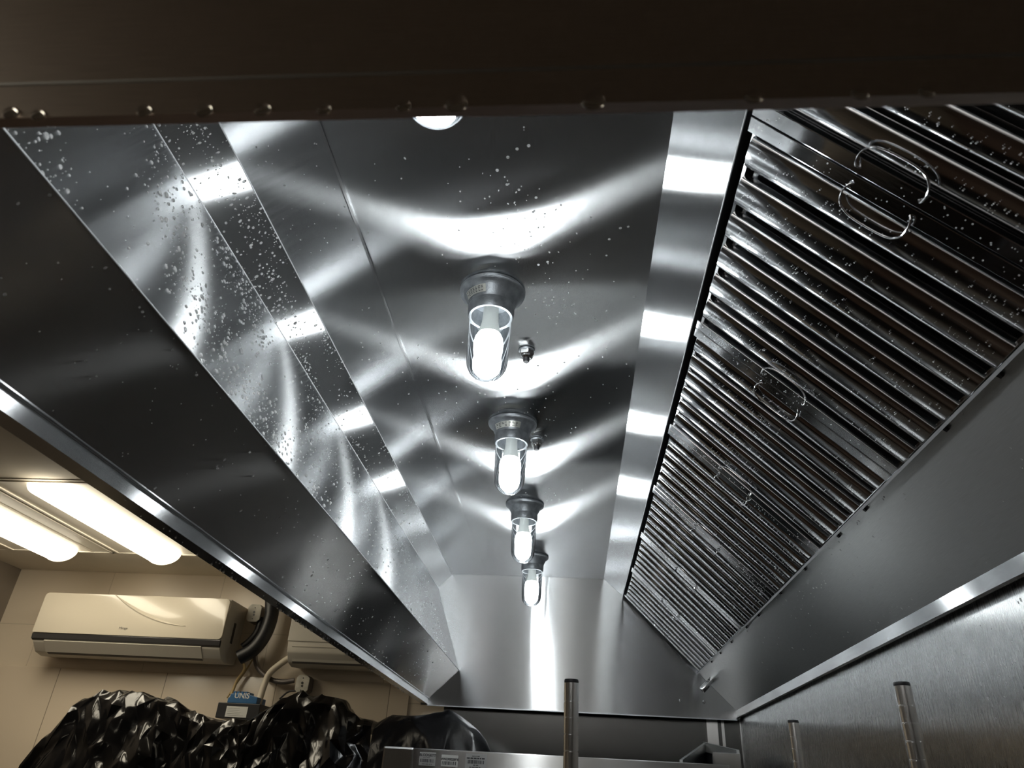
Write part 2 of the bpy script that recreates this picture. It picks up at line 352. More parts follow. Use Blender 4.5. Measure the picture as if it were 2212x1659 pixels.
# ------------------------------------------------------------------ baffle filters
JY = [.296, .743, 1.302, 1.790, 2.228, 2.700, 3.180, 3.66]
FNAMES = ['baffle filter partly behind the dark front lip, nearest the camera',
          'baffle filter between the first and second pair of wire handles, largest in view',
          'baffle filter beside the first jar light, starting at the second handle pair',
          'baffle filter level with the second jar light, right after the third handle pair',
          'baffle filter just beyond the third pair of wire handles',
          'baffle filter second from the far end panel of the hood',
          'baffle filter farthest away, against the far end panel of the hood']
for i in range(7):
    ya, yb = JY[i]+.0015, JY[i+1]-.0015
    F = thing('baffle_filter', 'stainless steel '+FNAMES[i], 'grease filter', FP(.24, (ya+yb)/2, -.02), 'baffle grease filters along the hood')
    RW = .027
    fr = MB()
    for a, b_ in ((ya, ya+RW), (yb-RW, yb)):
        q = [FP(.004, a, .004), FP(FLN-.001, a, .004), FP(FLN-.001, b_, .004), FP(.004, b_, .004)]
        fr.hexa(q, -NX*.040)
    for s0, s1 in ((.004, .012), (FLN-.008, FLN-.001)):
        q = [FP(s0, ya+RW, -.012), FP(s1, ya+RW, -.012), FP(s1, yb-RW, -.012), FP(s0, yb-RW, -.012)]
        fr.hexa(q, -NX*.024)
    fr.build('filter_frame', 'filter_steel', F, grain=DX, bevel=.0012)
    NB = 6; w0 = ya+RW; pitch = (yb-ya-2*RW)/NB
    for k in range(NB):
        c = w0+pitch*(k+.5); hw = pitch*.35
        prof = [(-hw, -.017), (-hw, -.006), (-hw*.94, -.0025), (-hw*.84, -.0005), (-hw*.55, .0012), (-hw*.18, .002), (hw*.18, .002), (hw*.55, .0012), (hw*.84, -.0005), (hw*.94, -.0025), (hw, -.006), (hw, -.017)]
        inner = [(a*.95, n-.0014) for a, n in reversed(prof)]
        pr = prof+inner; n_ = len(pr)
        tw = random.uniform(-.0015, .0015)
        mb = MB(); vs = [FP(.012, c+a, n) for a, n in pr]+[FP(FLN-.004, c+a, n+tw*a/hw) for a, n in pr]
        fs = [(j, j+n_, (j+1) % n_+n_, (j+1) % n_) for j in range(n_)]
        m_ = len(prof)
        for base_ in (0, n_):
            fs += [(base_+j, base_+j+1, base_+n_-2-j, base_+n_-1-j) for j in range(m_-1)]
        mb.add(vs, fs); mb.build('baffle', 'filter_steel', F, grain=DX, smooth=True)
    rb = MB()
    for k in range(NB+1):
        c = w0+pitch*k; hw = pitch*.36
        prof = [(-hw, -.010), (-hw, -.026), (-hw*.8, -.030), (hw*.8, -.030), (hw, -.026), (hw, -.010)]
        prof = [(max(w0-c+.001, min(yb-RW-c-.001, a)), n) for a, n in prof]
        inner = [(a*.93, n+.0014) for a, n in reversed(prof)]
        pr = prof+inner; n_ = len(pr); m_ = len(prof)
        vs = [FP(.014, c+a, n) for a, n in pr]+[FP(FLN-.006, c+a, n) for a, n in pr]
        fs = [(j, j+n_, (j+1) % n_+n_, (j+1) % n_) for j in range(n_)]
        rb.add(vs, fs)
    rb.build('rear_baffles', 'filter_steel', F, grain=DX, smooth=True)
    for side in (0, 1):
        yc = ya+RW*.62 if side == 0 else yb-RW*.62
        sg = 1 if side == 0 else -1
        sc = .232; hl = .052
        pts = [FP(sc-hl*.85, yc-sg*.004, .004), FP(sc-hl*.95, yc-sg*.001, .009), FP(sc-hl, yc+sg*.012, .012), FP(sc-hl*.93, yc+sg*.030, .012), FP(sc-hl*.62, yc+sg*.043, .011),
               FP(sc, yc+sg*.046, .011), FP(sc+hl*.62, yc+sg*.043, .011), FP(sc+hl*.93, yc+sg*.030, .012), FP(sc+hl, yc+sg*.012, .012), FP(sc+hl*.95, yc-sg*.001, .009), FP(sc+hl*.85, yc-sg*.004, .004)]
        MB().tube(bez(pts, 50), .0016, 8).build('wire_handle', 'chrome', F, smooth=True)

# ------------------------------------------------------------------ vapour-tight jar lights
CE = 1.0045+CZ
def make_lamp(y, label, sticker):
    L = thing('jar_light', label, 'light', (-.188, y, CE), 'jar lights along the hood ceiling')
    c = (-.188, y, CE)
    MB().lathe([(.058, 0), (.0735, -.0005), (.0755, -.004), (.074, -.008), (.0665, -.011), (.060, -.022), (.0535, -.038), (.0515, -.044), (.0525, -.046), (.0525, -.060), (.0515, -.068), (.0495, -.072), (.044, -.072), (.044, -.03), (0, -.028)], c, 56).build('lamp_base', 'cast_alu', L, smooth=True)
    jar = [(.0475, -.070), (.0478, -.085), (.0475, -.12), (.0462, -.165), (.0450, -.190)]
    jar += [(.045*math.cos(a), -.190-.044*math.sin(a)) for a in [PI/2*k/10 for k in range(1, 10)]]+[(0, -.234)]
    MB().lathe(jar, c, 48).build('glass_jar', 'jar_glass', L, smooth=True)
    b_ = MB().lathe([(0, -.028), (.0165, -.030), (.0172, -.06), (.0185, -.085), (.0225, -.105), (.0262, -.120), (0, -.120)], c, 32).build('lamp_socket', 'white_plastic', L, smooth=True)
    gl = [(.0262, -.1205), (.0305, -.130), (.0325, -.144), (.0320, -.160), (.0285, -.182), (.0215, -.205), (.0115, -.216), (0, -.219)]
    MB().lathe([(0, -.1203)]+gl, c, 32).build('bulb', 'led_glow', L, smooth=True)
    if sticker:
        a0, a1, N = sticker; mb = MB(); vs = []; fs = []
        for k in range(N+1):
            a = math.radians(a0+(a1-a0)*k/N)
            for r, h in ((.0612, -.0215), (.0545, -.0385)):
                vs.append((c[0]+r*math.cos(a), c[1]+r*math.sin(a), c[2]+h))
        for k in range(N): fs.append((2*k, 2*k+1, 2*k+3, 2*k+2))
        mb.add(vs, fs); st = mb.build('sticker', 'sticker_silver', L, smooth=True)
        ink = MB()
        for ln in range(4):
            f0 = .16+ln*.19
            for w_ in range(7):
                if random.random() < .15: continue
                aa = a0+(a1-a0)*(.07+.125*w_); ab = aa+(a1-a0)*random.uniform(.05, .10)
                vs = []
                for a in (aa, ab):
                    for ff in (f0, f0+.09):
                        r = .0612+(.0545-.0612)*ff+.0005; h = -.0215+(-.0385+.0215)*ff-.0002
                        a_ = math.radians(a); vs.append((c[0]+r*math.cos(a_), c[1]+r*math.sin(a_), c[2]+h))
                ink.add(vs, [(0, 1, 3, 2)])
        ink.build('sticker_text', 'ink', st)
    return L
LAMPS = [(.620, 'jar light mostly hidden by the front lip, only its glowing tip showing', None),
         (1.297, 'jar light nearest the camera that shows whole, glass jar with glowing bulb', (203, 262, 12)),
         (1.957, 'second whole jar light along the hood ceiling, beside the second nozzle', (215, 300, 12)),
         (2.655, 'third whole jar light along the hood ceiling, partly overlapped by the second', None),
         (3.350, 'farthest jar light, above the bright streak on the far end panel', None)]
for y, lb, st in LAMPS: make_lamp(y, lb, st)

# fire nozzles
def nozzle(px, py, label):
    p = atZ(px, py, CE-CZ-.001); N = thing('spray_nozzle', label, 'nozzle', p, 'fire suppression nozzles')
    MB().lathe([(.021, 0), (.0215, -.002), (.020, -.004), (0, -.004)], p, 28).build('washer', 'cast_alu', N, smooth=True)
    MB().lathe([(.0200, -.004), (.0200, -.016), (.017, -.018), (0, -.018)], p, 6).build('hex_nut', 'chrome', N)
    MB().lathe([(.0165, -.018), (.0160, -.022), (.0115, -.026), (0, -.0265)], p, 28).build('nozzle_body', 'chrome', N, smooth=True)
    MB().lathe([(.0085, -.026), (.0085, -.034), (.0072, -.036), (0, -.036)], p, 14).build('nozzle_tip', 'black_rubber', N, smooth=True)
nozzle(1138, 757, 'hexagonal chrome nozzle on the ceiling beside the nearest whole jar light')
nozzle(1160, 950, 'hexagonal chrome nozzle on the ceiling beside the second whole jar light')

# ------------------------------------------------------------------ room shell
XW, XL, YB, YF, ZC = .800, -3.10, 3.785, -2.6, .975+CZ
struct(MB().box(XL-.1, XW+.1, YF-.1, YB+.1, -.1, 0).build('floor', 'floor_tile'), 'dark reddish brown floor')
struct(MB().box(XL, XW, YB, YB+.1, 0, 3.0).build('wall_back', 'wall_tile'), 'cream painted tile wall behind the air conditioners')
lw = MB().box(XL, -.80, YB-.012, YB-.0005, 0, .468+CZ)
struct(lw.build('trim_1', 'wall_tile_low', bevel=.004, smooth=True), 'thicker lower course of glossy cream wall tile below a narrow ledge')
struct(MB().box(XL-.1, XL, YF, YB+.1, 0, 3.0).build('wall_left', 'wall_dim'))
struct(MB().box(XL, XW, YF-.1, YF, 0, 3.0).build('wall_front', 'wall_plain'))
struct(MB().box(XW+.004, XW+.104, YF, YB, 0, 3.0).build('wall_right', 'wall_plain'))
ce = MB().box(XL, -.74, YF, YB, ZC, ZC+.04); ce.box(-.74, XW, YF, Y0-.02, ZC, ZC+.04); ce.box(-.74, XW, Y1+.01, YB, ZC, ZC+.04)
struct(ce.build('ceiling', 'ceiling_paint'))
# T-bars of the suspended ceiling
tb = MB()
for x in (-1.33, -1.86, -2.43, -3.0): tb.box(x-.007, x+.007, 1.0, 3.40, ZC-.003, ZC-.0005)
for y in (1.20, 2.43, 3.405): tb.box(XL, -.74, y-.007, y+.007, ZC-.003, ZC-.0005)
struct(tb.build('trim_2', 'ceiling_paint'), 'thin ceiling grid bars')
# stainless cladding on the right wall and on the back wall under the hood
d1 = ray(1764, 1570); d2 = ray(1932, 1443); YS1 = d1.y*XW/d1.x; YS2 = d2.y*XW/d2.x
CLAD = [(.05, YS2-.0006), (YS2+.0006, YS1-.0015), (YS1+.0015, YB-.012)]
for k, (a, b_) in enumerate(CLAD):
    o = MB().box(XW, XW+.003, a, b_, .02, .99+CZ).build('wall_cladding', 'clad_steel', grain=(0, 0, 1))
    tag(o, ['stainless wall sheet at the right edge of the photo', 'stainless wall sheet between the two vertical seams right of the hood', 'stainless wall sheet in the far right corner of the room'][k], 'wall panel', 'stainless sheets on the right wall')
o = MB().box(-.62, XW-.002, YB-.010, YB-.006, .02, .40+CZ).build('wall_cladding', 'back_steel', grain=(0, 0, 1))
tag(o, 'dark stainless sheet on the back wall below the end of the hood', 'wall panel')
# added strips standing in for reflections in the back sheet, and the corner bead
for x0, x1, lb in ((.640, .692, 'wide vertical strip standing in for a pale reflection in the back wall sheet'), (.708, .722, 'narrow vertical strip standing in for a reflection, right of the wide one')):
    tag(MB().box(x0, x1, YB-.016, YB-.0105, .001, .40+CZ).build('reflection_strip', 'oven_steel', grain=(0, 0, 1), bevel=.001), lb, 'metal strip')
tag(MB().box(XW-.006, XW-.001, YB-.016, YB-.0105, .001, .385+CZ).build('corner_bead', 'rim_steel', grain=(0, 0, 1)), 'thin metal bead in the corner of back and right wall sheets', 'metal strip')

# ------------------------------------------------------------------ fluorescent troffers
def troffer(x0, x1, label, y0=2.445):
    y1 = y0+.95; xc = (x0+x1)/2
    T = thing('ceiling_light', label, 'light', (xc, (y0+y1)/2, ZC), 'fluorescent lights in the room ceiling')
    fr = MB(); e = .012
    for (a, b_, c_, d_) in ((x0, x1, y0, y0+e), (x0, x1, y1-e, y1), (x0, x0+e, y0, y1), (x1-e, x1, y0, y1)): fr.box(a, b_, c_, d_, ZC-.006, ZC-.0006)
    fr.build('light_frame', 'fixture_white', T)
    # shallow sloped reflector pan
    pn = MB(); h = .004
    pn.hexa([(x0+e, y0+e, ZC-.0012), (x1-e, y0+e, ZC-.0012), (x1-e, y1-e, ZC-.0012), (x0+e, y1-e, ZC-.0012)], (0, 0, .0006)); pn.build('reflector_pan', 'fixture_white', T)
    ep = MB(); ep.add([(xc-.20, y1-e, ZC-.0014), (xc+.20, y1-e, ZC-.0014), (xc+.10, y1-.045, ZC-.001), (xc-.10, y1-.045, ZC-.001)], [(0, 1, 2, 3)])
    r = .088; N = 16
    prof = [(xc+r*math.cos(a), ZC-.002-r*.62*math.sin(a)) for a in [PI*k/N for k in range(N+1)]]
    MB().prism(prof, 'Y', y0+.014, y1-.016).build('light_diffuser', 'tube_glow', T, smooth=True)
    prof = [(xc+(r+.003)*math.cos(a), ZC-.002-(r*.62+.003)*math.sin(a)) for a in [PI*k/N for k in range(N+1)]]
    MB().prism(prof, 'Y', y1-.0155, y1-.0125).build('end_cap', 'fixture_white', T, smooth=True)
troffer(-2.30, -1.79, 'lit ceiling light nearer the hood, warm white half-round diffuser')
troffer(-2.30, -1.79, 'added unseen ceiling light behind the camera, brightening the front lip and room', -1.2)  # added lamp out of view, lifts the dark front lip and the room
troffer(-2.87, -2.32, 'lit ceiling light at the left edge of the photo, warm white half-round diffuser')

# ------------------------------------------------------------------ air conditioners on the back wall
def aircon(x0, x1, z0, z1, label, mats, fancy):
    A = thing('air_conditioner', label, 'air conditioner', ((x0+x1)/2, YB-.013, z1+CZ))
    yb = YB-.0006; D = .227; yf = yb-D; H = z1-z0
    body = [(yb, z1+CZ), (yf+.03, z1+CZ), (yf+.012, z1-.01+CZ), (yf+.010, z0+.095+CZ), (yf+.018, z0+.055+CZ), (yf+.06, z0+.012+CZ), (yf+.11, z0+CZ), (yb, z0+CZ+.01)]
    MB().prism(body, 'X', x0+.006, x1-.006).build('ac_body', mats[1], A, bevel=.006, smooth=True)
    zs = z0+H*.32
    if fancy:
        fp = MB(); n = 8
        # front panel with rounded corners, a thin slab standing proud of the body
        w, h, r = (x1-x0), (z1-.004)-zs, .022
        pts = []
        for cx, cz, a0 in ((x1-r, z1-.004-r, 0), (x0+r, z1-.004-r, 90), (x0+.004, zs+.004, 180), (x1-r, zs+r, 270)):
            rr = r if cx != x0+.004 else .004
            for k in range(n+1):
                a = math.radians(a0+90*k/n); pts.append((cx+rr*math.cos(a), cz+rr*math.sin(a)+CZ))
        fp.prism(pts, 'Y', yf-.004, yf+.014); fp.build('front_panel', mats[0], A, bevel=.003, smooth=True)
        st = [(yf+.0005, zs-.001+CZ), (yf+.014, zs-.001+CZ), (yf+.018, z0+.060+CZ), (yf+.004, z0+.068+CZ)]
        MB().prism(st, 'X', x0+.001, x1-.004).build('dark_strip', 'ac_dark', A, bevel=.003)
        lv = [(yf+.009, z0+.059+CZ), (yf+.013, z0+.064+CZ), (yf+.058, z0+.017+CZ), (yf+.054, z0+.012+CZ)]
        MB().prism(lv, 'X', x0+.07, x1-.10).build('louver', mats[1], A)
        MB().prism([(yf+.0585, z0+.010+CZ), (yf+.0585, z0+.016+CZ), (yf+.074, z0+.012+CZ), (yf+.074, z0+.005+CZ)], 'X', x0+.075, x1-.105).build('louver_gap_shade', 'ac_shade_and_logo', A)  # dark strip painted as the shade in the louver slit
        # the wave moulded across the panel, and the small logo
        wv = MB(); vs = []; fs = []; N = 30
        for k in range(N+1):
            t = k/N; x = x0+(.38+.42*t)*w; z = z1-.006-(h*.70)*(1-(1-t)**1.9)
            wd = .012*math.sin(PI*min(1, t*1.03+.02))*(1.2-.5*t)+.0015
            vs += [(x, yf-.0043, z+wd+CZ), (x, yf-.0075, z+CZ), (x, yf-.0043, z-wd*.5+CZ)]
        for k in range(N):
            for j in (0, 1): fs.append((3*k+j, 3*k+j+1, 3*k+j+4, 3*k+j+3))
        wv.add(vs, fs); wv.build('panel_wave', mats[0], A, smooth=True)
        text_mesh('logo', 'Mirage', .017, (x0+.455*w, yf-.0046, zs+.030+CZ), (1, 0, 0), (0, 0, 1), 'ac_shade_and_logo', A)
        MB().box(x1-.0065, x1-.0045, yb-.115, yb-.092, z0+.10+CZ, z0+.20+CZ).build('side_slot_shade', 'ac_shade_and_logo', A)  # dark block stands for the shade inside the slot
    else:
        MB().box(x0+.004, x1-.004, yf+.004, yf+.012, z0+.105+CZ, z1-.02+CZ).build('front_panel', mats[1], A, bevel=.003)
        lv = [(yf+.012, z0+.085+CZ), (yf+.010, z0+.083+CZ), (yf+.050, z0+.018+CZ), (yf+.054, z0+.020+CZ)]
        MB().prism(lv, 'X', x0+.03, x1-.05).build('louver', mats[1], A)
        MB().prism([(yf+.050, z0+.018+CZ), (yf+.054, z0+.020+CZ), (yf+.062, z0+.0115+CZ), (yf+.058, z0+.0095+CZ)], 'X', x0+.03, x1-.05).build('louver_gap_shade', 'ac_shade_and_logo', A)  # dark strip in place of the shaded slit below the louver
    return A
aircon(-2.722, -1.725, .508, .806, 'cream wall air conditioner with a dark stripe, left of the hood', ('ac_cream', 'ac_white'), True)
aircon(-1.395, -.745, .508, .760, 'plain white wall air conditioner mostly hidden behind the hood edge', ('ac_white', 'ac_white'), False)

# ------------------------------------------------------------------ pipes, boxes and the pump between them
def tube_thing(name, label, cat, pts, r, mat, group=None):
    o = MB().tube(bez(pts, 40), r, 12).build(name, mat, None, smooth=True); return tag(o, label, cat, group)
A3 = lambda px, py, Y=3.70: atY(px, py, Y)
tube_thing('insulated_pipe', 'thick black foam-insulated pipe curving down beside the cream air conditioner', 'pipe', [A3(588, 1290, 3.69), A3(586, 1330, 3.69), A3(572, 1370, 3.68), A3(548, 1402, 3.67), A3(516, 1421, 3.66)], .036, 'black_rubber')
tube_thing('insulated_pipe', 'thinner black pipe behind the junction box, left of the thick one', 'pipe', [A3(566, 1335, 3.735), A3(556, 1365, 3.73), A3(540, 1385, 3.72), A3(524, 1398, 3.71)], .020, 'black_rubber')
def jbox(px0, px1, py0, py1, label):
    a = atY(px0, py1, 3.70); b_ = atY(px1, py0, 3.70); x0, x1, z0, z1 = a.x, b_.x, a.z, b_.z
    B = thing('junction_box', label, 'junction box', ((x0+x1)/2, 3.74, (z0+z1)/2), 'electrical junction boxes on the back wall')
    c = .013
    oc = [(x0+c, z0), (x1-c, z0), (x1, z0+c), (x1, z1-c), (x1-c, z1), (x0+c, z1), (x0, z1-c), (x0, z0+c)]
    MB().prism(oc, 'Y', 3.708, YB-.0125 if z0 < .46+CZ else YB-.0006).build('box_body', 'conduit', B)
    MB().prism(oc, 'Y', 3.700, 3.707).build('box_cover', 'box_paint', B, bevel=.0015)
    k = MB()
    zm = (z0+z1)/2; xm = (x0+x1)/2
    for dx, dz, r in ((0, .004, .006), (.002, -.010, .005), (.001, .026, .003), (-.001, -.030, .003)): k.lathe([(0, .0015), (r, .0015), (r, 0)], (xm+dx, 3.6995, zm+dz), 12, (0, -1, 0))
    k.build('knockout', 'black_rubber', B)
jbox(530, 567, 1306, 1342, 'square metal junction box beside the cream air conditioner')
jbox(635, 670, 1459, 1495, 'square metal junction box above the middle black plastic cover')
tube_thing('flexible_conduit', 'dark ribbed metal conduit running to the lower junction box', 'conduit', [A3(550, 1408, 3.73), A3(556, 1440, 3.73), A3(582, 1466, 3.73), A3(610, 1473, 3.73), A3(636, 1470, 3.735)], .0125, 'conduit')
tube_thing('drain_hose', 'beige drain hose from the hidden air conditioner down to the pump', 'hose', [A3(634, 1415, 3.70), A3(606, 1434, 3.70), A3(582, 1455, 3.70), A3(570, 1482, 3.69), A3(557, 1524, 3.66)], .0155, 'hose_white')
tube_thing('drain_hose', 'thin tan hose from the cream air conditioner to the blue pump', 'hose', [A3(522, 1424, 3.73), A3(528, 1445, 3.73), A3(512, 1470, 3.73), A3(500, 1500, 3.72)], .0075, 'wire_tan')
tube_thing('cable', 'thin black cable arching from the lower junction box', 'cable', [A3(640, 1492, 3.72), A3(622, 1495, 3.72), A3(604, 1510, 3.70)], .004, 'black_rubber')
tube_thing('cable', 'thin tan cable crossing behind the conduit under the cream air conditioner', 'cable', [A3(552, 1415, 3.745), A3(530, 1450, 3.745), A3(510, 1478, 3.745), A3(490, 1508, 3.74)], .004, 'wire_tan')
# control box with the blue pump on top
a = atY(464, 1550, 3.60); b_ = atY(563, 1521, 3.60)
CB = thing('control_box', 'black control box with a pale label, under the blue pump', 'control box', ((a.x+b_.x)/2, 3.65, a.z))
MB().box(a.x, b_.x, 3.60, YB-.0125, a.z, b_.z).build('box_body', 'black_rubber', CB, bevel=.003)
la = atY(485, 1548, 3.598); lb_ = atY(536, 1527, 3.598)
lab = MB().box(la.x, lb_.x, 3.5985, 3.5999, la.z, lb_.z).build('label_plate', 'sticker_white', CB)
ik = MB()
for r_ in range(5):
    z = lb_.z-(lb_.z-la.z)*(.18+.16*r_)
    ik.box(la.x+.008, la.x+(lb_.x-la.x)*random.uniform(.6, .9), 3.5978, 3.5984, z-.0016, z)
ik.build('label_text', 'sticker_grey', lab)
p0 = atY(489, 1523, 3.61); p1 = atY(553, 1523, 3.61); p2 = atY(530, 1497, 3.61); p3 = atY(496, 1495, 3.61)
PU = thing('condensate_pump', 'small blue pump with white lettering on the black control box', 'pump', (p0.x, 3.65, p0.z))
zt = p3.z; zb = b_.z+.0005; xa, xb = p0.x, p1.x
MB().prism([(xa, zb), (xb, zb), (xb, zb+.030), (xb-.055, zt-.005), (xa+.012, zt-.005), (xa+.006, zt-.022), (xa, zt-.024)], 'Y', 3.61, 3.72).build('pump_body', 'blue_plastic', PU, bevel=.003)
mb = MB()
for k in range(4): mb.box(xa+.018+k*.019, xa+.030+k*.019, 3.615, 3.70, zt-.0055, zt+.006)
mb.build('pump_vents', 'blue_plastic', PU, bevel=.001)
text_mesh('pump_lettering', 'UNIS', .034, (xa+.030, 3.6095, zb+.022), (1, 0, 0), (0, 0, 1), 'sticker_white', PU, bold=.0006)

# ------------------------------------------------------------------ black plastic covers
def cover(name, label, outline, Y, seed, depth=.30, zfoot=.02, flare=.10, amp=.045):
    """black plastic draped over tall equipment; outline is the crest line seen from the front"""
    crest = [atY(px, py, Y) for px, py in outline]
    nu, nv = max(12, int((crest[-1].x-crest[0].x)/(.030 if amp > .02 else .042))), 34 if amp > .02 else 24
    def crest_at(t):
        x = crest[0].x+(crest[-1].x-crest[0].x)*t
        for p, q in zip(crest, crest[1:]):
            if p.x <= x <= q.x or q is crest[-1]:
                k = 0 if q.x == p.x else (x-p.x)/(q.x-p.x); return x, p.z+(q.z-p.z)*max(0, min(1, k))
    vs = []; rnd = random.Random(int(seed*10))
    for i in range(nu+1):
        t = i/nu; x, zc = crest_at(t)
        for j in range(nv+1):
            v = j/nv
            if v < .18:
                k = v/.18; y = Y+depth*(1-k); z = zc-.05*(1-k)**2
            else:
                k = (v-.18)/.82; fall = k**1.25
                z = zc-(zc-zfoot)*fall; y = Y-.02-flare*.45*math.sin(min(1, k*1.6)*PI/2)
            drop = max(0, (v-.15))
            f = noise.noise(Vector((x*5.0+z*1.2, z*1.1, seed)))
            ridged = (1-min(1, abs(noise.noise(Vector((x*4.2-z*2.2, z*1.3, seed+4.2))))*2.6))**1.5
            cr2 = (1-min(1, abs(noise.noise(Vector((x*6+z*4, z*4, seed+9.1))))*3))**2
            a = amp*min(1, drop*6)
            y -= a*(f*1.1+ridged*.9+cr2*.35)
            xx = x+a*.5*noise.noise(Vector((x*6, z*2.5, seed+2)))+(t-.5)*flare*.5*min(1, max(0, v-.18)*2.5)
            z += .012*noise.noise(Vector((x*9, y*9, seed+6)))*(1 if v < .25 else .5)
            jt = amp*(.24 if amp > .02 else .2) if 0 < i < nu and 2 < j < nv else 0
            vs.append((xx+jt*rnd.uniform(-1, 1), y+jt*1.2*rnd.uniform(-1, 1), max(z+jt*rnd.uniform(-1, 1), .012)))
    fs = []
    for i in range(nu):
        for j in range(nv):
            a, b_, c_, d_ = i*(nv+1)+j, (i+1)*(nv+1)+j, (i+1)*(nv+1)+j+1, i*(nv+1)+j+1
            fs += [(a, b_, c_), (a, c_, d_)] if rnd.random() < .5 else [(a, b_, d_), (b_, c_, d_)]
    o = MB().add(vs, fs).build(name, 'bag_black', None, smooth=True)
    me = o.data; at = me.attributes.new('crease_edge', 'FLOAT', 'EDGE')
    for k_ in range(len(me.edges)): at.data[k_].value = rnd.choice((.3, .6, .9, .9)) if amp > .02 else rnd.choice((0, 0, .5, .9))
    md = o.modifiers.new('soften', 'SUBSURF'); md.levels = md.render_levels = 2
    return tag(o, label, 'plastic cover', 'black plastic covers along the back wall')
cover('plastic_cover', 'crumpled black plastic cover at the bottom left below the cream air conditioner', [(60, 1640), (100, 1590), (142, 1568), (150, 1540), (172, 1510), (210, 1496), (290, 1493), (345, 1502), (395, 1530), (440, 1548), (500, 1556), (545, 1554)], 3.25, 1.0)
cover('plastic_cover', 'black plastic cover below the lower junction box, middle of the three', [(538, 1556), (575, 1528), (605, 1506), (650, 1497), (700, 1504), (738, 1512), (752, 1535), (790, 1552), (806, 1556)], 3.28, 2.0)
cover('plastic_cover', 'smooth black plastic cover behind the metal shelf edge with barcode labels', [(813, 1560), (838, 1541), (866, 1543), (900, 1541), (946, 1538), (968, 1530), (1000, 1546), (1030, 1572), (1052, 1600), (1066, 1640)], 3.25, 3.0, amp=.016)

# ------------------------------------------------------------------ oven cabinet with the stickers
YO = 2.40
tl = atY(832, 1612, YO); tr = atY(1568, 1650, YO)
OX0, OX1, OZ = tl.x, tr.x+.01, tl.z
OV = thing('oven', 'stainless oven whose top edge carries three barcode labels, bottom of photo', 'oven', ((OX0+OX1)/2, YO+.2, 0))
MB().box(OX0, OX1, YO, YO+.62, .10, OZ).build('oven_body', 'oven_steel', OV, grain=(1, 0, 0), bevel=.003)
cs = atY(894, 1625, YO).x
MB().box(OX0-.004, cs, YO-.004, YO+.61, .12, OZ+.001).build('corner_post', 'oven_steel', OV, grain=(0, 0, 1), bevel=.006)
for x in (OX0+.06, OX1-.06):
    for y in (YO+.06, YO+.54): MB().lathe([(.025, 0), (.025, .10), (0, .10)], (x, y, 0), 16).build('leg', 'black_rubber', OV)
def ovlabel(px0, px1, py0, py1, mat):
    a = atY(px0, py1, YO-.0015); b_ = atY(px1, py0, YO-.0015)
    return a.x, b_.x, a.z, b_.z, MB().box(a.x, b_.x, YO-.0015, YO-.0002, a.z, b_.z).build('barcode_label', mat, OV, bevel=.0003)
def bars(x0, x1, z0, z1, parent):
    mb = MB(); x = x0
    while x < x1-.001:
        w = random.choice((.0009, .0016, .0024)); mb.box(x, min(x+w, x1), YO-.0021, YO-.0016, z0, z1); x += w+random.choice((.0009, .0014, .002))
    mb.build('barcode', 'ink', parent)
def lines(x0, x1, z, h, parent):
    mb = MB(); x = x0
    while x < x1-.003:
        w = random.uniform(.003, .010); mb.box(x, min(x+w, x1), YO-.0021, YO-.0016, z, z+h); x += w+.0018
    mb.build('label_text', 'ink', parent)
x0, x1, z0, z1, L = ovlabel(904, 942, 1626, 1653, 'sticker_grey'); w = x1-x0; h = z1-z0
text_mesh('label_text', 'BLODGETT', .0100, (x0+w*.5, YO-.0018, z1-h*.30), (1, 0, 0), (0, 0, 1), 'ink', L, 'CENTER', bold=.0003)
lines(x0+w*.25, x1-w*.25, z1-h*.42, .0012, L); bars(x0+w*.08, x1-w*.08, z0+h*.24, z0+h*.50, L); lines(x0+w*.2, x1-w*.2, z0+h*.10, .0014, L)
x0, x1, z0, z1, L = ovlabel(952, 990, 1632, 1655, 'sticker_white'); w = x1-x0; h = z1-z0
text_mesh('label_text', 'WN230023898', .0085, (x0+w*.5, YO-.0018, z1-h*.46), (1, 0, 0), (0, 0, 1), 'ink', L, 'CENTER', bold=.0003)
bars(x0+w*.06, x1-w*.06, z0+h*.14, z0+h*.44, L)
x0, x1, z0, z1, L = ovlabel(1004, 1052, 1630, 1660, 'sticker_grey'); w = x1-x0; h = z1-z0
lines(x0+w*.3, x1-w*.3, z1-h*.18, .0016, L); lines(x0+w*.06, x1-w*.06, z1-h*.34, .0034, L); bars(x0+w*.12, x1-w*.12, z0+h*.34, z0+h*.58, L); lines(x0+w*.38, x1-w*.38, z0+h*.22, .0026, L); lines(x0+w*.2, x1-w*.2, z0+h*.08, .002, L)

# open-topped steel flue box behind the oven, by the right wall
fb = [atY(1468, 1641, 3.05), atY(1522, 1603, 3.45), atY(1597, 1620, 3.12)]
FB = thing('flue_box', 'open angled stainless flue box behind the oven near the right corner', 'flue box', (fb[1].x, 3.2, 0))
def wallslab(a, b_, h, th, nm, mat='oven_steel'):
    a = Vector(a); b_ = Vector(b_); dd = (b_-a); nrm = Vector((dd.y, -dd.x, 0)).normalized()*th
    return MB().hexa([a, b_, b_-Vector((0, 0, h)), a-Vector((0, 0, h))], nrm).build(nm, mat, FB, grain=(1, 0, 0))
wallslab(fb[0], fb[1], .036, .012, 'rim_bar'); wallslab(fb[1], fb[2], .036, .012, 'rim_bar')
dn = Vector((0, 0, .036))
wallslab(fb[0]-dn, fb[1]-dn, fb[1].z-.04-.0, .003, 'flue_side', 'opening_shade'); wallslab(fb[1]-dn, fb[2]-dn, fb[1].z-.04, .003, 'flue_side', 'opening_shade')  # shade of the box interior put into the colour of its sides
fa = atY(1542, 1618, 3.10); fc = atY(1597, 1626, 3.10)
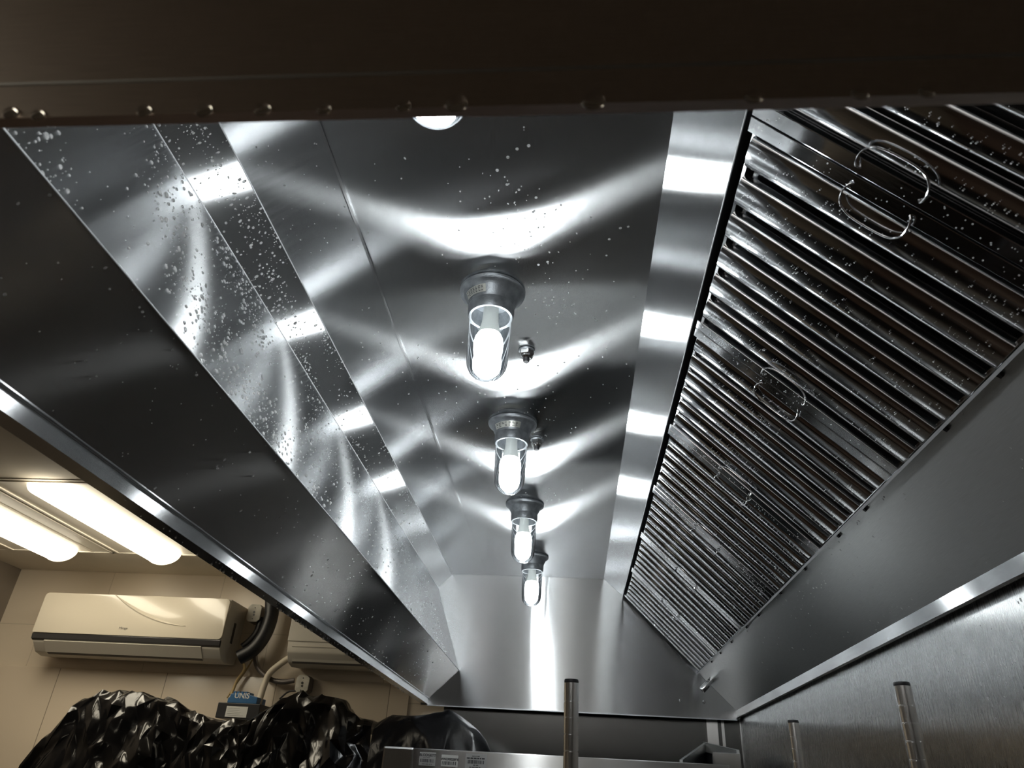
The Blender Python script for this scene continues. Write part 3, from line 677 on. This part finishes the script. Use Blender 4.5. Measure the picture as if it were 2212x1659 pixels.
MB().box(fa.x, fc.x, 3.085, 3.10, .02, fa.z-.012).build('flue_front', 'oven_steel', FB, grain=(0, 0, 1), bevel=.001)
MB().box(fa.x-.008, fa.x-.0005, 3.082, 3.10, .02, fa.z-.012).build('flue_edge', 'rim_steel', FB, grain=(0, 0, 1))

# ------------------------------------------------------------------ wire shelf rack: four chrome posts rise into view
RZ = .188+CZ
tops = [atY(1234.5, 1468, 1.33), atY(1947, 1474, 1.27), atY(1713, 1556, 1.87)]
PX = [(tops[0].x, 1.33, tops[0].z), (tops[1].x, 1.27, tops[1].z), (tops[2].x, 1.87, tops[2].z), (tops[0].x-.004, 1.90, tops[2].z)]
RK = thing('shelf_rack', 'chrome wire shelving rack whose grooved posts stand up under the hood', 'shelving', (.26, 1.6, 0))
for k, (x, y, zt) in enumerate(PX):
    prof = [(0, 0), (.0122, 0)]; z = 0.02
    z = zt-.010-.0254*66
    while z < zt-.013:
        prof += [(.0125, z-.0011), (.0113, z-.0005), (.0113, z+.0005), (.0125, z+.0011)] if z > .02 else []
        z += .0254
    prof += [(.0125, zt-.006), (0, zt-.006)]
    P_ = MB().lathe(prof, (x, y, 0), 28).build('post', 'post_chrome', RK, smooth=True)
    MB().lathe([(0, zt-.006), (.0122, zt-.006), (.0127, zt-.003), (.0118, zt), (0, zt+.0006)], (x, y, 0), 28).build('post_cap', 'black_rubber', P_, smooth=True)
for zz in (.25, 1.15):
    sh = MB(); (xa, ya), (xb, yb2) = (PX[0][0], PX[0][1]), (PX[1][0], PX[1][1]); yb3 = 1.88
    for y in (1.30, 1.885): sh.tube([(xa, y, zz), (xb, y, zz)], .004, 6); sh.tube([(xa, y, zz+.03), (xb, y, zz+.03)], .003, 6)
    for x in (xa, xb): sh.tube([(x, 1.30, zz), (x, 1.885, zz)], .004, 6)
    for q_ in range(1, 22): x = xa+(xb-xa)*q_/22; sh.tube([(x, 1.30, zz+.031), (x, 1.885, zz+.031)], .0022, 6)
    sh.build('wire_shelf', 'chrome', RK, smooth=True)

# ------------------------------------------------------------------ water
def drop_mesh(mb, c, n, r, stretch=1.0, sdir=None, flat=.75, seg=8):
    n = Vector(n).normalized(); e1 = Vector(sdir) if sdir else n.orthogonal()
    e1 = (e1-n*e1.dot(n)).normalized(); e2 = n.cross(e1); c = Vector(c)
    rings = [(1.0, 0.0), (.92, .38), (.62, .78), (0, 1.0)]
    vs = []; fs = []
    for rr, hh in rings[:-1]:
        for k in range(seg):
            a = 2*PI*k/seg; vs.append(c+e1*(math.cos(a)*r*rr*stretch)+e2*(math.sin(a)*r*rr)+n*(hh*r*flat))
    vs.append(c+n*r*flat)
    for i in range(len(rings)-2):
        for k in range(seg): k2 = (k+1) % seg; fs.append((i*seg+k, i*seg+k2, (i+1)*seg+k2, (i+1)*seg+k))
    b0 = (len(rings)-2)*seg; top = len(vs)-1
    for k in range(seg): fs.append((b0+k, b0+(k+1) % seg, top))
    fs.append(tuple(range(seg-1, -1, -1)))
    mb.add(vs, fs)
def scatter(name, label, a, b_, y0, y1, count, rmin, rmax, dens, seed, lift=.0003, nsign=1):
    """beads of water on the sheet between profile points a and b"""
    random.seed(seed); mb = MB()
    a = Vector((a[0], 0, a[1]+CZ)); b_ = Vector((b_[0], 0, b_[1]+CZ)); d = (b_-a).normalized(); n = Vector((-d.z, 0, d.x))*nsign
    made = 0; tries = 0
    while made < count and tries < count*40:
        tries += 1
        u = random.random(); y = y0+(y1-y0)*random.random()
        if random.random() > dens(u, y): continue
        p = a+(b_-a)*u; r = rmin+(rmax-rmin)*random.random()**3.2
        drop_mesh(mb, Vector((p.x, y, p.z))+n*lift, n, r, random.choice((1, 1, 1.25, 1.7)), d+Vector((0, random.uniform(-.4, .4), 0)), seg=8 if r > .0022 else 6)
        made += 1
    o = mb.build(name, 'water', None, smooth=True); return tag(o, label, 'water drops', None, 'stuff')
def clump(s, sc=4.0, cut=.0):
    return lambda u, y: max(.06, min(1, .62+1.4*noise.noise(Vector((u*2.2+s, y*sc, s)))-cut))
scatter('water_droplets', 'fine water droplets sprayed over the slanted left inner panel', (-.550, .531), (-.697, .932), .32, 3.3, 3000, .0006, .0036, lambda u, y: clump(1.3)(u, y)*(1.0 if y < 1.25 else .4 if y < 2.0 else .13), 11, nsign=-1)
scatter('water_droplets', 'water droplets on the narrow strip left of the hood ceiling', (-.697, .932), (-.628, 1.003), .32, 3.0, 1200, .0007, .0032, lambda u, y: clump(4.1, 3.5)(u, y)*(1.0 if y < 1.6 else .3), 12, nsign=-1)
scatter('water_droplets', 'scattered water droplets on the dark left skirt of the hood', (-.684, .402), (-.550, .531), .5, 3.4, 280, .0007, .0024, clump(9.1, 2.5), 13, nsign=-1)
scatter('water_droplets', 'water droplets on the lower right panel under the filters', (.609, .566), (.769, .409), .9, 2.9, 240, .0006, .0022, clump(7.7, 3, .3), 14, nsign=-1)
random.seed(31); mb = MB()                      # a few beads on the right wall sheets
for _ in range(90):
    drop_mesh(mb, (XW-.0003, random.gauss(1.35, .28), CZ+random.uniform(.17, .36)), (-1, 0, 0), random.uniform(.0006, .002), random.choice((1, 1.3, 2.2)), (0, .15, 1), seg=8)
tag(mb.build('water_droplets', 'water', None, smooth=True), 'few water droplets on the right wall sheets', 'water drops', None, 'stuff')
random.seed(21); mb = MB()                      # beads on the flat ceiling around the lights
dn_ = Vector((0, 0, -1)); CL = CE-.0003
for px, py, r in ((1132, 275, .0030), (1132, 281, .0022), (1142, 315, .0052), (1117, 322, .0050), (1097, 340, .0052), (1074, 368, .0052), (1095, 399, .0046), (1121, 410, .0044), (1158, 427, .0046), (1152, 458, .0046), (1177, 462, .0044), (1147, 511, .0040), (1168, 530, .0046), (1065, 503, .0038), (1082, 533, .0034), (1340, 493, .0050), (1357, 490, .0042), (1316, 517, .0046), (1310, 552, .0038), (1175, 653, .0052), (1193, 648, .0052), (1163, 572, .0048), (1183, 566, .0046), (1370, 641, .0050), (1162, 790, .0050), (1219, 783, .0046), (1250, 769, .0040), (1204, 806, .0042), (1156, 831, .0042), (1118, 841, .0042), (1118, 841, .0042),
                  (554, 317, .0050), (575, 348, .0050), (592, 367, .0050), (615, 400, .0056), (540, 343, .0046), (558, 300, .0040), (629, 426, .0044), (631, 450, .0042), (667, 489, .0046), (621, 507, .0044), (641, 507, .0042), (648, 538, .0042), (672, 545, .0046), (693, 540, .0044), (668, 576, .0042), (510, 287, .0042), (1090, 858, .0045)):
    p = atZ(px, py, CL-CZ); drop_mesh(mb, p, dn_, r*.62, 1, seg=14, flat=.5)
for _ in range(330):
    cx, cyy, sd = random.choice(((-.10, 1.10, .07), (-.19, 1.12, .10), (-.08, 1.32, .07), (-.10, 1.95, .06), (-.30, 1.75, .10), (-.14, 1.0, .06), (-.40, 2.0, .15), (0.0, 1.5, .16), (-.10, 2.6, .08), (-.52, 1.0, .08), (-.5, 1.6, .12)))
    x = random.gauss(cx, sd); y = random.gauss(cyy, sd*1.2)
    if not (-.61 < x < .15 and .45 < y < 3.6) or abs(x-SEAM) < .01 or any(math.hypot(x+.188, y-q_[0]) < .08 for q_ in LAMPS): continue
    drop_mesh(mb, (x, y, CL-(0.0015 if x < SEAM else 0)), dn_, random.uniform(.0006, .0019), random.choice((1, 1.2, 1.8)), (random.uniform(-1, 1), 1, 0), seg=8)
tag(mb.build('water_droplets', 'water', None, smooth=True), 'clear water beads on the flat hood ceiling around the jar lights', 'water drops', None, 'stuff')
random.seed(22); mb = MB()                      # beads on filters
for _ in range(4200):
    i = random.randrange(7); ya, yb = JY[i]+.0015, JY[i+1]-.0015; w0 = ya+.027; pitch = (yb-ya-.054)/6; hw = pitch*.35
    s_ = random.uniform(.02, .47)
    if noise.noise(Vector((s_*6, ya*3+random.random()*.4, 2.2))) < -.05: continue
    if random.random() < .16: t = random.choice((ya, yb-.027))+random.uniform(.003, .024); nl = .0043
    else: t = w0+pitch*(random.randrange(6)+.5)+random.uniform(-.5, .5)*hw; nl = .0035
    drop_mesh(mb, FP(s_, t, nl), NX, random.uniform(.0005, .0014), 1, seg=6)
tag(mb.build('water_droplets', 'water', None, smooth=True), 'tiny water beads over the baffle filters', 'water drops', None, 'stuff')
random.seed(23); mb = MB()                      # drips along the left rim
for _ in range(40):
    y = random.uniform(1.25, 3.3); r = random.uniform(.0014, .0036)
    drop_mesh(mb, (-.7205, y, .3737+CZ), (-.25, 0, -1), r, random.uniform(1, 1.6), (0, 1, 0), flat=.9, seg=10)
for _ in range(60):
    drop_mesh(mb, (random.uniform(-.718, -.694), random.uniform(1.0, 3.5), .3737+CZ), (0, 0, -1), random.uniform(.0007, .002), 1, seg=6)
tag(mb.build('water_droplets', 'water', None, smooth=True), 'water drips hanging along the dark underside of the left rim', 'water drops', None, 'stuff')
for px, py, r, lb in ((25, 246, .0056, 'blurred water drop on the front lip, leftmost'), (84, 250, .0050, 'blurred water drop on the front lip, second from the left'), (313, 241, .0052, 'faint water drop on the front lip above the slanted left panel'),
                      (442, 240, .0060, 'pale water drop on the front lip above the narrow droplet-covered strip'), (568, 238, .0058, 'pale water drop on the front lip above the left ceiling panel'), (700, 238, .0050, 'faint water drop on the front lip above the ceiling seam'),
                      (872, 231, .0052, 'water drop on the front lip just left of the hidden jar light'), (986, 226, .0075, 'large clear water drop on the front lip beside the hidden jar light'), (1282, 221, .0075, 'large clear water drop with a bright glint, alone mid-right on the front lip'),
                      (1628, 211, .0056, 'water drop on the front lip above the filter top strip'), (1858, 203, .0056, 'water drop on the front lip above the nearest filter'), (2002, 200, .0048, 'rightmost water drop on the front lip')):
    p = atY(px, py, Y0-.0062); mb = MB(); drop_mesh(mb, p, (0, -1, 0), r, 1.0, (0, 0, 1), flat=.75, seg=18)
    tag(mb.build('hanging_drop', 'water_clear', None, smooth=True), lb, 'water drop', 'water drops on the dark front lip')

# ------------------------------------------------------------------ world and view
w = bpy.data.worlds.new('world'); S.world = w; w.use_nodes = True
w.node_tree.nodes['Background'].inputs[0].default_value = (.9, .85, .78, 1); w.node_tree.nodes['Background'].inputs[1].default_value = .01
S.view_settings.view_transform = 'Standard'; S.view_settings.look = 'None'; S.view_settings.gamma = 1; S.view_settings.use_curve_mapping = False
S.view_settings.exposure = 0.45
c = S.cycles
c.use_denoising = True; c.max_bounces = 11; c.glossy_bounces = 7; c.diffuse_bounces = 4; c.transmission_bounces = 8; c.transparent_max_bounces = 16
c.sample_clamp_indirect = 6; c.sample_clamp_direct = 0; c.blur_glossy = 1.6
c.caustics_reflective = True; c.caustics_refractive = True
